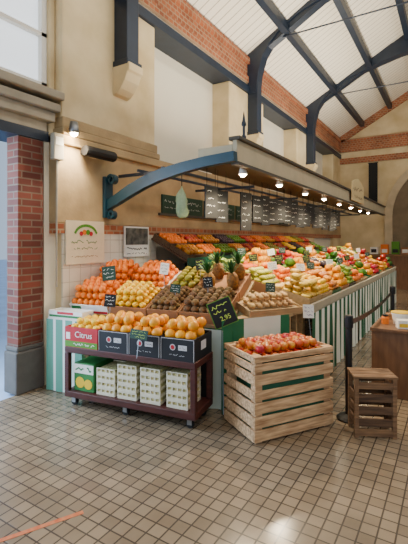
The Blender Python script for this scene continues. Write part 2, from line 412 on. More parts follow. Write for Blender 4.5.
q = MB(); q.ribbon([(-.16*math.cos(a), .3+.12*math.sin(a)) for a in [math.pi*k/12 for k in range(1,12)]], .03, -.010); q.build('emblem_arch', M['lime'], po)
for x, z, r, m_ in ((-.07,.33,.026,'red_ink'),(-.025,.345,.03,'orange_ink'),(.025,.345,.03,'lime'),(.07,.33,.026,'red_ink')):
    q = MB(); disc(q, x, z, r, -.012); q.build('emblem_fruit', M[m_], po)
MB().scribble(-.2,.2,.24,.04,.007,-.011,rg).scribble(-.17,.17,.17,.03,.005,-.011,rg).build('script', M['green_ink'], po)
MB().scribble(-.2,.2,.08,.025,.005,-.011,rg).build('small_script', M['kraft'], po)
po = thing('photo_poster', 'small white poster with dark photo strip right of the beige poster', 'poster', (-3.455,3.92,1.29), R(90))
MB().box(-.23,.23,-.008,.008,0,.38).build('sheet', M['white'], po)
MB().box(-.21,.21,-.011,-.008,.15,.36).build('picture', mat('dark photograph', (36,40,44), .6, .5, 12, c2=(120,116,104)), po)
MB().scribble(-.19,.19,.1,.04,.01,-.011,rg).scribble(-.19,.19,.04,.025,.006,-.011,rg).build('script', M['ink'], po)
struct(MB().box(-3.505,-3.485,2.8,4.35,.0,1.57).build('trim_12', brickmat('white wall tiles', (230,223,205), (222,213,192), (186,174,150), .15, .15, .004, rough=.4, offset=0, noise=.06)))
# crumpled translucent bag hanging from the canopy rail
s = MB(); s.lathe([(.005,.36),(.012,.33),(.03,.3),(.05,.26),(.062,.18),(.058,.11),(.066,.05),(.055,.0),(.03,-.02),(.001,-.01)], 28, fn=lambda a, z: 1+.22*math.sin(3*a+11*z)+.12*math.sin(7*a-26*z)+.07*math.sin(13*a+50*z))
pb = s.build('plastic_bag', M['bag'], None, (-2.75,3.92,1.78), 0, True); tag(pb, 'crumpled translucent pale green bag hanging under canopy left of the chalkboards', 'bag')
MB().tube([(0,0,.35),(.0,0,.506)], .005, 6).build('cord', M['dark'], pb)
for k in range(9):
    gs = thing('menu_panel', 'dark green panel with white script in the wall row behind chalkboards, %s from bracket end' % ORD[k], 'sign', (-3.478,4.72+k*.56,1.88), R(90), 'dark panels on the back wall')
    MB().box(-.25,.25,-.012,.012,0,.26).build('board', M['green_card'], gs)
    MB().scribble(-.2,.2,.17,.05,.006,-.0135,rg).scribble(-.2,.15,.08,.03,.004,-.0135,rg).build('script', M['chalk'], gs)

# ------------------------------------------------------------------ hanging chalkboards
def chalkboard(lab, w_, h_, seed, loc, rotz):
    g_ = random.Random(seed)
    t = thing('chalkboard', lab, 'chalkboard', loc, rotz, 'hanging chalkboards')
    MB().box(-w_/2,w_/2,-.008,.008,-h_,0).build('board', M['slate'], t)
    m = MB(); n = max(3, int(h_/.075)); hw = g_.uniform(.045,.06)
    for k in range(n):
        z = -h_*(k+.7)/(n+.4)+g_.uniform(-.004,.004)
        m.scribble(-w_*g_.uniform(.3,.42), w_*g_.uniform(-.1,.36), z, h_*hw, .0032, -.011, g_)
    m.build('chalk_writing', M['chalk'], t)
    for s_ in (-.35,.35): MB().tube([(w_*s_,0,0),(w_*s_,0,2.288-loc[2])], .003, 5).build('cord', M['dark'], t)
CR_ = random.Random(4)
CB = [(3.76,2.08,.19,.34),(4.0,2.06,.19,.36),(4.62,2.1,.24,.48)]
y_ = 4.98
for k in range(16):
    w_ = CR_.uniform(.2,.27); CB.append((y_, 2.13+CR_.uniform(-.05,.04), w_, CR_.uniform(.3,.42))); y_ += w_+CR_.uniform(.03,.09)
for i, (y, z, w_, h_) in enumerate(CB):
    chalkboard('black chalkboard price list hung under canopy, %s from the bracket end' % ORD[i], w_, h_, i, (-2.25,y,z), R(80+random.uniform(-7,7)))

# ------------------------------------------------------------------ fruit kinds
def prof(r, n=9, k=1.0, dimple=0, tip=0):
    p = []
    for i in range(n+1):
        a = -math.pi/2+math.pi*i/n
        x = r*math.cos(a); z = r*k*math.sin(a)
        if dimple and i == n: z -= dimple*r
        if dimple and i == n-1: z += dimple*r*.15
        if dimple and i == 0: z += dimple*r*.7
        if tip and i in (0, n): z *= 1+tip
        p.append((x, z))
    return p
FM = {
 'orange': mat('orange peel', (230,116,0), .45, .05, 30, .2, 260, rand=.08, hue=.03),
 'lemon': mat('lemon peel', (238,184,2), .42, .06, 30, .2, 200, rand=.08),
 'kiwi': mat('kiwi skin', (96,64,28), .85, .3, 60, .4, 200, rand=.22, c2=(128,92,46)),
 'grapefruit': mat('golden grapefruit peel', (238,166,0), .42, .05, 14, .05, 300, c2=(236,144,4), rand=.08),
 'apple': mat('red apple skin', (164,14,6), .3, .12, 24, c2=(204,72,16), rand=.2, hue=.1),
 'blush apple': mat('yellow red apple skin', (216,144,24), .3, .12, 22, c2=(190,44,12), rand=.15, hue=.08),
 'pineapple': mat('pineapple skin', (136,88,20), .7, .4, 45, .8, 70, rand=.15),
 'leaf': mat('green leaf', (34,86,28), .6, .25, 12, rand=.15),
 'ginger': mat('ginger skin', (192,150,92), .75, .18, 24, .3, 90, rand=.14),
 'endive': mat('endive leaves', (212,188,80), .5, .12, 12, c2=(150,164,36), rand=.1),
 'yellow pepper': mat('yellow pepper skin', (234,156,0), .28, .06, 8, rand=.1),
 'green pepper': mat('green pepper skin', (36,92,14), .28, .12, 8, rand=.15),
 'red pepper': mat('red pepper skin', (160,8,2), .28, .1, 8, rand=.15),
 'tomato': mat('tomato skin', (186,18,0), .3, .1, 10, rand=.15, hue=.16),
 'mandarin': mat('mandarin peel', (230,112,0), .42, .06, 30, .2, 240, rand=.1, hue=.03),
 'green apple': mat('green apple skin', (92,128,10), .35, .1, 9, rand=.14),
 'yellow apple': mat('yellow apple skin', (206,142,14), .35, .12, 9, c2=(198,92,16), rand=.12),
 'pear': mat('pear skin', (142,128,26), .5, .15, 14, rand=.12),
 'lettuce': mat('lettuce leaves', (40,100,10), .55, .3, 14, c2=(106,156,24), rand=.18),
 'plum': mat('plum skin', (50,14,34), .4, .2, 12, rand=.2),
 'zucchini': mat('courgette skin', (34,74,20), .4, .3, 30, rand=.15),
 'aubergine': mat('aubergine skin', (34,10,30), .25, .15, 10, rand=.15),
 'carrot': mat('carrot skin', (216,86,4), .6, .12, 30, rand=.12),
 'yellow pack': mat('yellow pack film', (218,158,14), .35, .35, 40, c2=(234,196,84), rand=.2),
 'green pack': mat('green pack film', (76,118,22), .35, .35, 40, c2=(164,182,74), rand=.2),
 'orange pack': mat('orange pack film', (216,92,4), .35, .35, 40, c2=(230,158,56), rand=.2),
 'stem': mat('brown stem', (70,50,30), .8, .1),
}
RX90 = Matrix.Rotation(R(90),4,'X'); RY90 = Matrix.Rotation(R(90),4,'Y')
def lob(n, a): return lambda t, z: 1+a*math.cos(n*t)
def leafy(t, z): return 1+.14*math.sin(7*t+60*z)+.1*math.sin(11*t-40*z)
def fruit(kind, r):
    b = MB()
    if kind == 'grapefruit': b.lathe(prof(r, 11, .96), 18)
    elif kind in ('orange','mandarin','tomato','plum'): b.lathe(prof(r, 9, .94 if kind != 'tomato' else .84, .06), 14)
    elif 'apple' in kind and kind != 'pineapple':
        b.lathe([(0,-.72*r),(.35*r,-.8*r),(.7*r,-.62*r),(.93*r,-.2*r),(r,.18*r),(.9*r,.55*r),(.62*r,.8*r),(.3*r,.82*r),(.1*r,.66*r),(0,.6*r)], 14)
    elif kind == 'lemon': b.lathe([(0,-1.32*r),(.16*r,-1.22*r),(.3*r,-1.08*r),(.68*r,-.8*r),(.95*r,-.3*r),(.97*r,.25*r),(.75*r,.75*r),(.4*r,1.05*r),(.14*r,1.22*r),(0,1.26*r)], 12, RY90)
    elif kind == 'kiwi': b.lathe(prof(r, 8, 1.18), 12, RY90)
    elif kind == 'pear': b.lathe([(0,-r),(.6*r,-.85*r),(.95*r,-.4*r),(r,.05*r),(.82*r,.55*r),(.55*r,1.0*r),(.4*r,1.3*r),(.2*r,1.45*r),(0,1.48*r)], 12, Matrix.Rotation(R(70),4,'Y'))
    elif kind == 'ginger':
        b.lathe([(0,-1.7*r),(.5*r,-1.5*r),(.62*r,-1.0*r),(.5*r,-.5*r),(.7*r,0),(.55*r,.6*r),(.66*r,1.1*r),(.4*r,1.55*r),(0,1.7*r)], 10, RX90, lambda t, z: 1+.15*math.sin(2*t+40*z))
        for sx_, yy in ((1,.3),(-1,-.4)): b.lathe(prof(.45*r, 6, 1.7), 8, Matrix.Translation((sx_*.55*r,yy*r,.1*r)) @ Matrix.Rotation(R(60*sx_),4,'Y'))
    elif kind == 'endive': b.lathe([(0,-1.7*r),(.5*r,-1.5*r),(.9*r,-.7*r),(.95*r,0),(.7*r,.9*r),(.3*r,1.6*r),(0,1.9*r)], 10, RX90, lob(5,.06))
    elif kind == 'zucchini': b.lathe([(0,-4.1*r),(.6*r,-4.0*r),(.9*r,-3.2*r),(r,-1*r),(.95*r,1.5*r),(.75*r,3.2*r),(.4*r,3.8*r),(.35*r,4.2*r),(0,4.2*r)], 10, RX90)
    elif kind == 'aubergine': b.lathe([(0,-2.1*r),(.6*r,-1.9*r),(.98*r,-1.1*r),(.95*r,-.2*r),(.7*r,.8*r),(.55*r,1.5*r),(.3*r,1.9*r),(.12*r,2.2*r),(0,2.2*r)], 12, RX90)
    elif kind == 'carrot': b.lathe([(0,-4.4*r),(.25*r,-4*r),(.55*r,-2*r),(.85*r,1*r),(1.0*r,3.2*r),(.8*r,4*r),(.2*r,4.3*r),(0,4.3*r)], 9, RX90)
    elif 'pepper' in kind: b.lathe([(0,-.95*r),(.4*r,-1.05*r),(.75*r,-.8*r),(.9*r,-.2*r),(1.0*r,.5*r),(.85*r,.85*r),(.4*r,.9*r),(.14*r,.78*r),(.1*r,1.15*r),(0,1.18*r)], 16, Matrix.Rotation(R(75),4,'X'), lob(4,.1))
    elif kind == 'lettuce': b.lathe([(0,-.75*r),(.5*r,-.7*r),(.85*r,-.3*r),(1.0*r,.05*r),(.8*r,.35*r),(.85*r,.45*r),(.5*r,.6*r),(.52*r,.72*r),(.2*r,.8*r),(0,.84*r)], 22, None, leafy)
    elif 'pack' in kind:
        def rr(sc, z):
            out = []
            for k in range(16):
                a = 2*math.pi*k/16; ca, sa = math.cos(a), math.sin(a)
                out.append(Vector((sc*r*.97*math.copysign(abs(ca)**.45, ca), sc*r*.72*math.copysign(abs(sa)**.45, sa), z*r)))
            return out
        b.rings([rr(.8,-.4),rr(.88,-.35),rr(.98,.1),rr(1,.14),rr(.98,.18),rr(.86,.34),rr(.5,.42)])
    return b.mesh(kind.replace(' ','_') if 'pack' not in kind else 'vegetable_pack', FM[kind], True)
RAD = {'orange':.037,'mandarin':.034,'grapefruit':.046,'tomato':.036,'plum':.034,'apple':.036,'blush apple':.036,'green apple':.037,'yellow apple':.037,'lemon':.03,'kiwi':.027,'pear':.034,'ginger':.036,'endive':.026,'yellow pepper':.044,'green pepper':.044,'red pepper':.044,'lettuce':.072,'zucchini':.024,'aubergine':.042,'carrot':.018,'yellow pack':.067,'green pack':.067,'orange pack':.067}
SP = {'lemon':(1.32,1),'kiwi':(1.2,1),'pear':(1.3,1),'endive':(1,1.85),'ginger':(1,1.6),'yellow pepper':(1.08,1.12),'green pepper':(1.08,1.12),'red pepper':(1.08,1.12),'lettuce':(1.2,1.2),'zucchini':(1,4.25),'aubergine':(1,2.2),'carrot':(1,4.45),'yellow pack':(1,.74),'green pack':(1,.74),'orange pack':(1,.74)}
CACHE = {}
def heap(T, w_, d_, z0, kind, layers, label, group, r=None, stems=False, shr=.9, alt=None, palt=.4):
    r = r or RAD[kind]; pack = 'pack' in kind
    for kk in (kind, alt):
        if kk and (kk, round(r,4)) not in CACHE: CACHE[(kk, round(r,4))] = fruit(kk, r)
    sx, sy = SP.get(kind, (1,1)); ax = 2*r*sx*1.01; ay = (1.732 if sx == sy else 2.0)*r*sy*1.01
    hz = .4*r if pack else .8*r if 'apple' in kind or kind == 'lettuce' else .92*r if kind not in ('lemon','kiwi','pear','endive') else r
    step = .84*r if pack else 1.66*r
    for L in range(layers):
        ww, dd = w_-ax*L*shr, d_-(ay if sy < 2 else .03)*L*.9
        if pack: ww, dd = w_, d_-.02*L
        nx, ny = max(1, int(ww/ax+.02)), max(1, int((dd-2*r*sy)/ay+1.02))
        for j in range(ny):
            n = nx-(j % 2) if nx > 2 and sx == sy and ww < (nx+.5)*ax else nx
            for i in range(n):
                x = (i-(n-1)/2)*ax; y = (j-(ny-1)/2)*ay
                if (n == nx) and j % 2 and nx > 2 and ww >= (nx+.5)*ax: x += ax*.25
                if pack and L and random.random() < .35: continue
                kk = alt if alt and random.random() < palt else kind
                o = D.objects.new('vegetable_pack' if pack else kind.replace(' ','_'), CACHE[(kk, round(r,4))]); C.objects.link(o)
                jit = .06*r
                p = Vector((x+random.uniform(-jit,jit), y+random.uniform(-jit,jit), z0+hz+L*step))
                tilt = .5 if kind in ('orange','apple','grapefruit','mandarin','tomato') else .02 if sy > 2 or pack else .12
                sp_ = .15 if sy < 2 and not pack else .03
                rot = Matrix.Rotation(random.uniform(0,6.28) if sx == sy else random.uniform(-sp_,sp_),4,'Z') @ Matrix.Rotation(random.uniform(-tilt,tilt),4,'X')
                o.matrix_world = T @ Matrix.Translation(p) @ rot
                tag(o, label if kk == kind or not alt else label.replace('red apple','yellow blushed apple'), kind.split()[-1], group if kk == kind else group+', yellow ones')
                if stems:
                    if 'applestem' not in CACHE: CACHE['applestem'] = MB().tube([(0,0,r*.55),(.002,0,r*.85),(.005,0,r*1.1)], .0016, 5).mesh('stem', FM['stem'])
                    s_ = D.objects.new('stem', CACHE['applestem']); C.objects.link(s_); s_.parent = o
def tray(name, label, T, w_, d_, h_, fill, m, group=None, front=None, cat='tray'):
    t = thing(name, label, cat, group=group, mtx=T)
    th = .008
    MB().box(-w_/2,w_/2,-d_/2,d_/2,0,fill).box(-w_/2,w_/2,-d_/2,-d_/2+th,fill,h_).box(-w_/2,w_/2,d_/2-th,d_/2,fill,h_).box(-w_/2,-w_/2+th,-d_/2+th,d_/2-th,fill,h_).box(w_/2-th,w_/2,-d_/2+th,d_/2-th,fill,h_).build('body', m, t)
    for (x0,x1,z0,z1,fm) in front or []:
        MB().box(x0,x1,-d_/2-.002,-d_/2,z0,z1).build('printed_panel', fm, t)
    return t
def frame(loc, rotz, tilt): return Matrix.Translation(loc) @ Matrix.Rotation(rotz,4,'Z') @ Matrix.Rotation(tilt,4,'X')
def skirt(label, loc, rotz, L, h, m, amp=.012):
    b = MB(); n = int(L/.025); ph = random.random()*6
    rs = []
    for k in range(5):
        z = h*(1-k/4)+.004
        rs.append([Vector((L*i/n, amp*(k/4)*math.sin(i*.9+ph)+amp*.5*(k/4)*math.sin(i*.37), z)) for i in range(n+1)])
    b.rings(rs, closed=False)
    o = b.build('table_skirt', m, None, loc, rotz, True); tag(o, label, 'cloth'); return o
def plural(k): return {'tomato':'tomatoes','ginger':'ginger roots','lettuce':'lettuces','zucchini':'courgettes'}.get(k, k+'s')
# ------------------------------------------------------------------ end table behind the cart
A = R(8.7); ET = (-3.45,2.86,0)
TE = frame((ET[0],ET[1],.74), A, R(22))
t = thing('display_table', 'sloping end table holding the orange and lemon cartons', 'table', ET, A)
mt = MB(); mt.box(0,1.78,0,.86,-.035,-.004, Matrix.Translation((0,0,.74)) @ Matrix.Rotation(R(22),4,'X')); mt.build('tabletop', M['wood_grey'], t)
for x in (.06,1.72):
    for y, z in ((.08,.73),(.74,1.0)): MB().box(x-.025,x+.025,y-.025,y+.025,0,z).build('leg', M['wood_grey'], t)
ca_, sa_ = math.cos(A), math.sin(A)
def loc2(o, x, y, z=0): return (o[0]+x*ca_-y*sa_, o[1]+x*sa_+y*ca_, z)
skirt('green and white panelled cloth on the end table behind the fruit cart', loc2(ET,.48,-.025), A, 1.35, .70, M['skirt_wide'])
SS = (-3.47,2.60,0)
t = thing('side_stand', 'small white side stand between brick pier and fruit cart', 'stand', SS, A)
MB().box(0,.43,.01,.2,.70,.725).build('top', M['white'], t)
for x in (.02,.41):
    for y in (.04,.18): MB().box(x-.014,x+.014,y-.014,y+.014,0,.7).build('leg', M['white'], t)
skirt('pale cloth with thin green stripes hanging beside the brick pier', loc2(SS,-.005,-.005), A, .44, .71, M['skirt_light'], .006)
F = frame(loc2(SS,.215,.1,.727), A, 0)
tray('flat_carton','flat white carton with green print on the side stand beside pier',F,.42,.17,.07,.05,M['white'],None,[(-.2,.2,.008,.03,M['green_ink']),(-.1,.1,.038,.062,M['red_ink'])],'carton')
WRG = lambda w_: [(-w_/2+.01,w_/2-.01,.01,.035,M['red_ink']),(-w_/2+.03,-w_/2+.15,.045,.085,M['green_ink'])]
def on(T, x0, x1, y0, y1, z=0): return T @ Matrix.Translation(((x0+x1)/2,(y0+y1)/2,z))
def stock(T, x0, x1, y0, y1, h, fill, kind, layers, tname, tlab, flab, m, front=None, r=None, cat='carton', tgroup=None, z=0, shr=.9):
    F = on(T, x0, x1, y0, y1, z)
    tray(tname, tlab, F, x1-x0-.006, y1-y0-.006, h, fill, m, tgroup, front, cat)
    heap(F, x1-x0-.02, y1-y0-.02, fill+.001, kind, layers, flab, flab[:60], r, shr=shr)
stock(TE,.02,.5,.0,.42,.1,.075,'orange',3,'fruit_carton','white carton with red print full of oranges, front left','orange in the front left white carton beside the brick pier', M['white'], WRG(.48), shr=.5)
stock(TE,.02,.5,.43,.85,.1,.085,'orange',3,'fruit_carton','white carton of oranges at the back near the wall poster','orange in the back white carton below the wall poster', M['white'], WRG(.48), shr=.5)
stock(TE,.51,.95,.43,.85,.1,.085,'orange',3,'fruit_carton','white carton of oranges directly behind the lemons','orange in the white carton directly behind the lemons', M['white'], WRG(.42), shr=.5)
stock(TE,.51,.95,.0,.42,.11,.085,'lemon',3,'fruit_carton','wide cardboard carton heaped with lemons beside the oranges','yellow lemon heaped in carton between oranges and kiwis', M['kraft'], shr=.4)
stock(TE,.96,1.29,.0,.42,.11,.085,'kiwi',2,'fruit_carton','cardboard carton heaped with brown kiwis beside lemons','brown kiwi heaped in the carton right beside the lemons', M['kraft'], shr=.5)
stock(TE,1.30,1.76,.0,.42,.11,.085,'kiwi',2,'fruit_carton','wide cardboard carton of large brown kiwis behind slate price sign','large brown kiwi in the wide carton behind slate price sign', M['kraft'], r=.032, shr=.5)
stock(TE,.96,1.3,.43,.85,.11,.085,'pear',2,'fruit_carton','cardboard carton of greenish pears behind the kiwis','greenish pear in carton behind the kiwis', M['kraft'])
# pineapples
def pineapple(mtx, lab, grp):
    t = thing('pineapple', lab, 'pineapple', group=grp, mtx=mtx)
    MB().lathe([(.001,0),(.04,.005),(.058,.04),(.062,.09),(.055,.14),(.035,.17),(.001,.175)], 14, None, lambda a, z: 1+.04*math.sin(8*a+90*z)).build('body', FM['pineapple'], t, smooth=True)
    b = MB(); rg_ = random.Random(5)
    for k in range(30):
        a = k*2.4; e = R(42+44*k/30); Lf = .1+.05*rg_.random(); wv = .012
        dr = Vector((math.cos(a)*math.cos(e), math.sin(a)*math.cos(e), math.sin(e))); sd = Vector((-math.sin(a), math.cos(a), 0))
        p0 = Vector((0,0,.165+.0012*k)); p1 = p0+dr*Lf*.55; p2 = p0+dr*Lf+Vector((math.cos(a),math.sin(a),0))*.01
        v = [b.bm.verts.new(q) for q in (p0-sd*wv*.7,p0+sd*wv*.7,p1+sd*wv,p1-sd*wv,p2)]
        b.bm.faces.new([v[0],v[1],v[2],v[3]]); b.bm.faces.new([v[3],v[2],v[4]])
    b.build('crown', FM['leaf'], t)
    return t
p0 = None
F = on(TE,1.31,1.76,.43,.85)
tray('fruit_carton','cardboard carton of upright pineapples behind the large kiwis',F,.444,.414,.1,.075,M['kraft'],cat='carton')
for (px_, py_) in ((-.12,-.11),(.13,-.1),(-.1,.12),(.13,.12)):
    mx = F @ Matrix.Translation((px_,py_,.076)) @ Matrix.Rotation(random.random()*6,4,'Z')
    lab = 'pineapple with green crown standing in carton behind the large kiwis'
    if p0 is None: p0 = pineapple(mx, lab, 'pineapples behind the large kiwis')
    else: dup(p0, mtx=mx)

# ------------------------------------------------------------------ cart
CT = (-3.0,2.43,0); CL = 1.30
ct = thing('fruit_cart', 'low maroon wooden cart on casters at the stall front', 'cart', CT, A)
MB().box(0,CL,0,.37,.485,.54).build('top_board', M['maroon'], ct, bevel=.006)
MB().box(0,CL,0,.37,.085,.14).build('bottom_shelf', M['maroon'], ct, bevel=.006)
for x in (.0,CL-.045):
    for y in (.0,.325): MB().box(x,x+.045,y,y+.045,.14,.485).build('post', M['maroon'], ct, bevel=.004)
MB().box(.045,CL-.045,.355,.365,.14,.485).build('back_panel', M['dark'], ct)
for x in (.07,.62,CL-.07):
    for y in (.06,.31):
        k = MB().box(x-.02,x+.02,y-.022,y-.018,.03,.085).box(x-.02,x+.02,y+.018,y+.022,.03,.085).build('caster', M['grey_metal'], ct)
        MB().lathe([(.001,-.014),(.032,-.014),(.034,-.01),(.034,.01),(.032,.014),(.001,.014)], 16, Matrix.Translation((x,y,.034)) @ Matrix.Rotation(R(90),4,'X')).build('wheel', M['rubber'], k)
TC = frame((CT[0],CT[1],.541), A, 0)
F = on(TC,.0,.37,.0,.36)
t = tray('fruit_carton','red carton with green lower band at left end of the cart top',F,.36,.36,.18,.14,M['pink'],None,[(-.178,.178,.004,.055,M['lime']),(-.165,-.12,.07,.13,M['white'])],'carton')
text_part('Citrus', .075, M['white'], t, (.03,-.184,.115))
MB().scribble(-.08,.15,.03,.022,.005,-.184,rg).build('small_script', M['white'], t)
heap(F,.34,.34,.141,'lemon',2,'yellow lemon in the red printed carton on the cart','lemons in the red carton',shr=.5)
for i, (x0,x1) in enumerate(((.375,.68),(.685,.985),(.99,1.295))):
    F = on(TC,x0,x1,.0,.36); w_ = x1-x0-.006; nm = ['left','middle','right'][i]
    t = tray('fruit_carton','black carton with small pale print full of grapefruit, %s of three on cart' % nm,F,w_,.36,.18,.145,M['black_box'],'black grapefruit cartons',None,'carton')
    for x in (-w_/2+.002, w_/2-.006): MB().box(x,x+.004,-.183,-.18,.005,.175).build('edge_print', M['pale_print'], t)
    MB().box(-w_/2+.002,w_/2-.002,-.183,-.18,.171,.175).build('edge_print', M['pale_print'], t)
    b = MB(); disc(b,-.04,.105,.026,-.183); b.build('fruit_print', M['pale_print'], t)
    b = MB(); disc(b,-.04,.105,.018,-.184); b.build('fruit_print', M['pink'], t)
    MB().box(.01,.085,-.183,-.18,.085,.125).build('small_label', M['pale_print'], t)
    MB().scribble(.018,.078,.105,.014,.0025,-.184,rg).build('label_script', M['ink'], t)
    MB().scribble(-.07,.07,.045,.014,.0028,-.184,rg).build('script', M['pale_print'], t)
    if i == 2: MB().box(w_/2,w_/2+.002,-.05,.05,.07,.14).build('side_label', M['pale_print'], t)
    heap(F,w_-.004,.35,.146,'grapefruit',2,'golden yellow grapefruit heaped in the %s black carton on cart' % nm,'grapefruit in the %s black carton' % nm, shr=.15)
# cart shelf: printed carton and punnet stacks
F = on(frame((CT[0],CT[1],.141), A, 0),.07,.3,.03,.33)
t = thing('printed_carton','green and yellow printed carton on the left of the cart shelf','carton',mtx=F)
MB().box(-.11,.11,-.14,.14,0,.25).build('body', mat('green carton', (46,120,56), .5, .1), t, bevel=.006)
MB().box(-.105,.105,-.143,-.14,.16,.24).build('printed_panel', M['white'], t)
b = MB(); disc(b,-.04,.08,.05,-.144); b.build('fruit_print', M['yellow_ink'], t)
b = MB(); disc(b,.05,.07,.045,-.144); b.build('fruit_print', M['yellow_ink'], t)
MB().scribble(-.09,.09,.2,.04,.012,-.145,rg).build('script', M['green_ink'], t)
BEANS = mat('pale lime beans', (176,170,96), .7, .4, 60, c2=(220,206,148))
def punnet(mtx, lab):
    t = thing('punnet_tray', lab, 'tray', group='cream punnet trays on the cart shelf', mtx=mtx)
    b = MB().box(-.095,.095,-.13,.13,0,.012)
    for y in (-.13,.122): b.box(-.095,.095,y,y+.008,.012,.026)
    for x in (-.095,.087): b.box(x,x+.008,-.122,.122,.012,.026)
    for x in (-.095,-.05,.0,.04,.085):
        b.box(x,x+.01,-.13,-.12,.026,.05); b.box(x,x+.01,.12,.13,.026,.05)
    b.box(-.095,.095,-.13,-.122,.05,.058).box(-.095,.095,.122,.13,.05,.058)
    b.build('body', M['punnet'], t)
    MB().box(-.085,.085,-.12,.12,.012,.05).build('contents', BEANS, t)
    return t
pp = None
for k, x in enumerate((.42,.64,.87,1.12)):
    for n in range(5 if k else 4):
        mx = frame((CT[0],CT[1],.141), A, 0) @ Matrix.Translation((x,.17,.0585*n)) @ Matrix.Rotation(random.uniform(-.03,.03),4,'Z')
        lab = 'cream punnet tray, %s up in the %s stack from left on cart shelf' % (ORD[n], ORD[k])
        if pp is None: pp = punnet(mx, lab)
        else: dup(pp, lab, mtx=mx)

# ------------------------------------------------------------------ apple crate
ANG = math.atan2(.63,.402)
ck = thing('apple_crate','tall weathered slatted wooden crate full of apples','crate',(-1.24,2.69,0),ANG)
LX, LY_ = .75,.47
ZS = ((.012,.096),(.117,.198),(.219,.298),(.319,.386),(.43,.506),(.527,.58),(.599,.642))
for pos in (-.001, LY_-.016):
    b = MB()
    for z0, z1 in ZS:
        d = random.uniform(-.004,.004); b.box(0,LX,pos,pos+.016,z0+d,z1+d)
    b.build('side_panel', M['wood'], ck, bevel=.003)
for pos in (0., LX-.016):
    b = MB()
    for z0, z1 in ZS: b.box(pos,pos+.016,.017,LY_-.018,z0,z1)
    b.build('end_panel', M['wood'], ck, bevel=.003)
for x in (.018,LX-.078):
    for y in (.018,LY_-.078): MB().box(x,x+.06,y,y+.06,0,.64).build('corner_post', M['wood'], ck)
MB().box(.018,LX-.018,.018,LY_-.02,.02,.035).build('bottom', M['wood'], ck)
FA = frame((-1.24,2.69,0), ANG, 0) @ Matrix.Translation((LX/2,LY_/2,0))
pt = tray('plastic_liner','dark green plastic liner inside the apple crate',FA @ Matrix.Translation((0,0,.04)),LX-.16,LY_-.04,.53,.52,M['darkgreen'],cat='liner')
heap(FA,LX-.05,LY_-.05,.572,'apple',2,'red apple heaped on top of the tall slatted crate','apples in the slatted crate',stems=True,alt='blush apple',palt=.45)

# ------------------------------------------------------------------ corner table (behind crate) and long stall
ctb = thing('corner_table','small corner table between apple crate and kiwis','table',(0,0,0))
poly = [(-1.66,3.17),(-1.64,3.12),(-1.30,3.66),(-1.30,3.96),(-1.64,3.96)]
MB().prism(poly,.78,.81).build('tabletop', M['wood_grey'], ctb)
for x, y in ((-1.61,3.25),(-1.36,3.72),(-1.36,3.9),(-1.6,3.9)): MB().box(x-.02,x+.02,y-.02,y+.02,0,.78).build('leg', M['wood_grey'], ctb)
F = frame((-1.54,3.61,.83), R(57), R(12))
tray('produce_tray','wooden tray of tan ginger roots behind the apple crate',F,.58,.34,.07,.05,M['wood_grey'])
heap(F,.55,.32,.051,'ginger',2,'tan ginger root piled in wooden tray behind the apple crate','ginger behind the apple crate',shr=.6)
skirt('green and white panelled cloth on the corner table behind the apple crate',(-1.70,3.02,0),R(58),.72,.80,M['skirt_wide'],.008)
XF, ZF, TL = -1.25, .80, R(14.5)
SY0, NC, CW = 3.98, 15, .45
TS = frame((XF,SY0,ZF), R(90), TL)
for k in range(3):
    y0 = SY0+k*2.27
    t = thing('stall_table','sloping long stall table under the produce trays, %s from near end' % ORD[k],'table',(XF,y0,0),R(90))
    MB().box(0,2.25,0,1.38,-.035,-.004, Matrix.Translation((0,0,ZF)) @ Matrix.Rotation(TL,4,'X')).build('tabletop', M['wood_grey'], t)
    for x in (.08,2.17):
        for y, z in ((.1,.78),(1.15,1.03)): MB().box(x-.03,x+.03,y-.03,y+.03,0,z).build('leg', M['wood_grey'], t)
    b = MB().box(0,2.25,-.03,-.005,-.06,.06, Matrix.Translation((0,0,ZF)) @ Matrix.Rotation(TL,4,'X')); b.build('front_lip', M['under'], t)
    skirt('bold green and white striped skirt on long stall front, %s from near end' % ORD[k],(XF+.045,y0,0),R(90),2.26,.76,M['skirt'])
skirt('green and white cloth closing the near end of the long stall',(XF-1.2,SY0-.02,0),0,.76,.84,M['skirt_wide'],.006)
FRONT = ['yellow pack','lemon','orange pack','yellow pepper','green pack','mandarin','carrot','lettuce','yellow pepper','tomato','zucchini','orange pack','lemon','red pepper','green pepper']
MID = ['endive','mandarin','lettuce','yellow pepper','orange pack','aubergine','lemon','green pepper','mandarin','tomato','yellow pack','lettuce','yellow apple','red pepper','lemon']
BACK = ['green pack','carrot','yellow pepper','lettuce','tomato','mandarin','lettuce','yellow pepper','orange pack','lettuce','red pepper','lemon','mandarin','green pack','yellow pepper']
TM = [M['wood_grey'],M['kraft'],M['wood_grey'],M['blackbox'],M['greenbox']]
UP = random.Random(11)
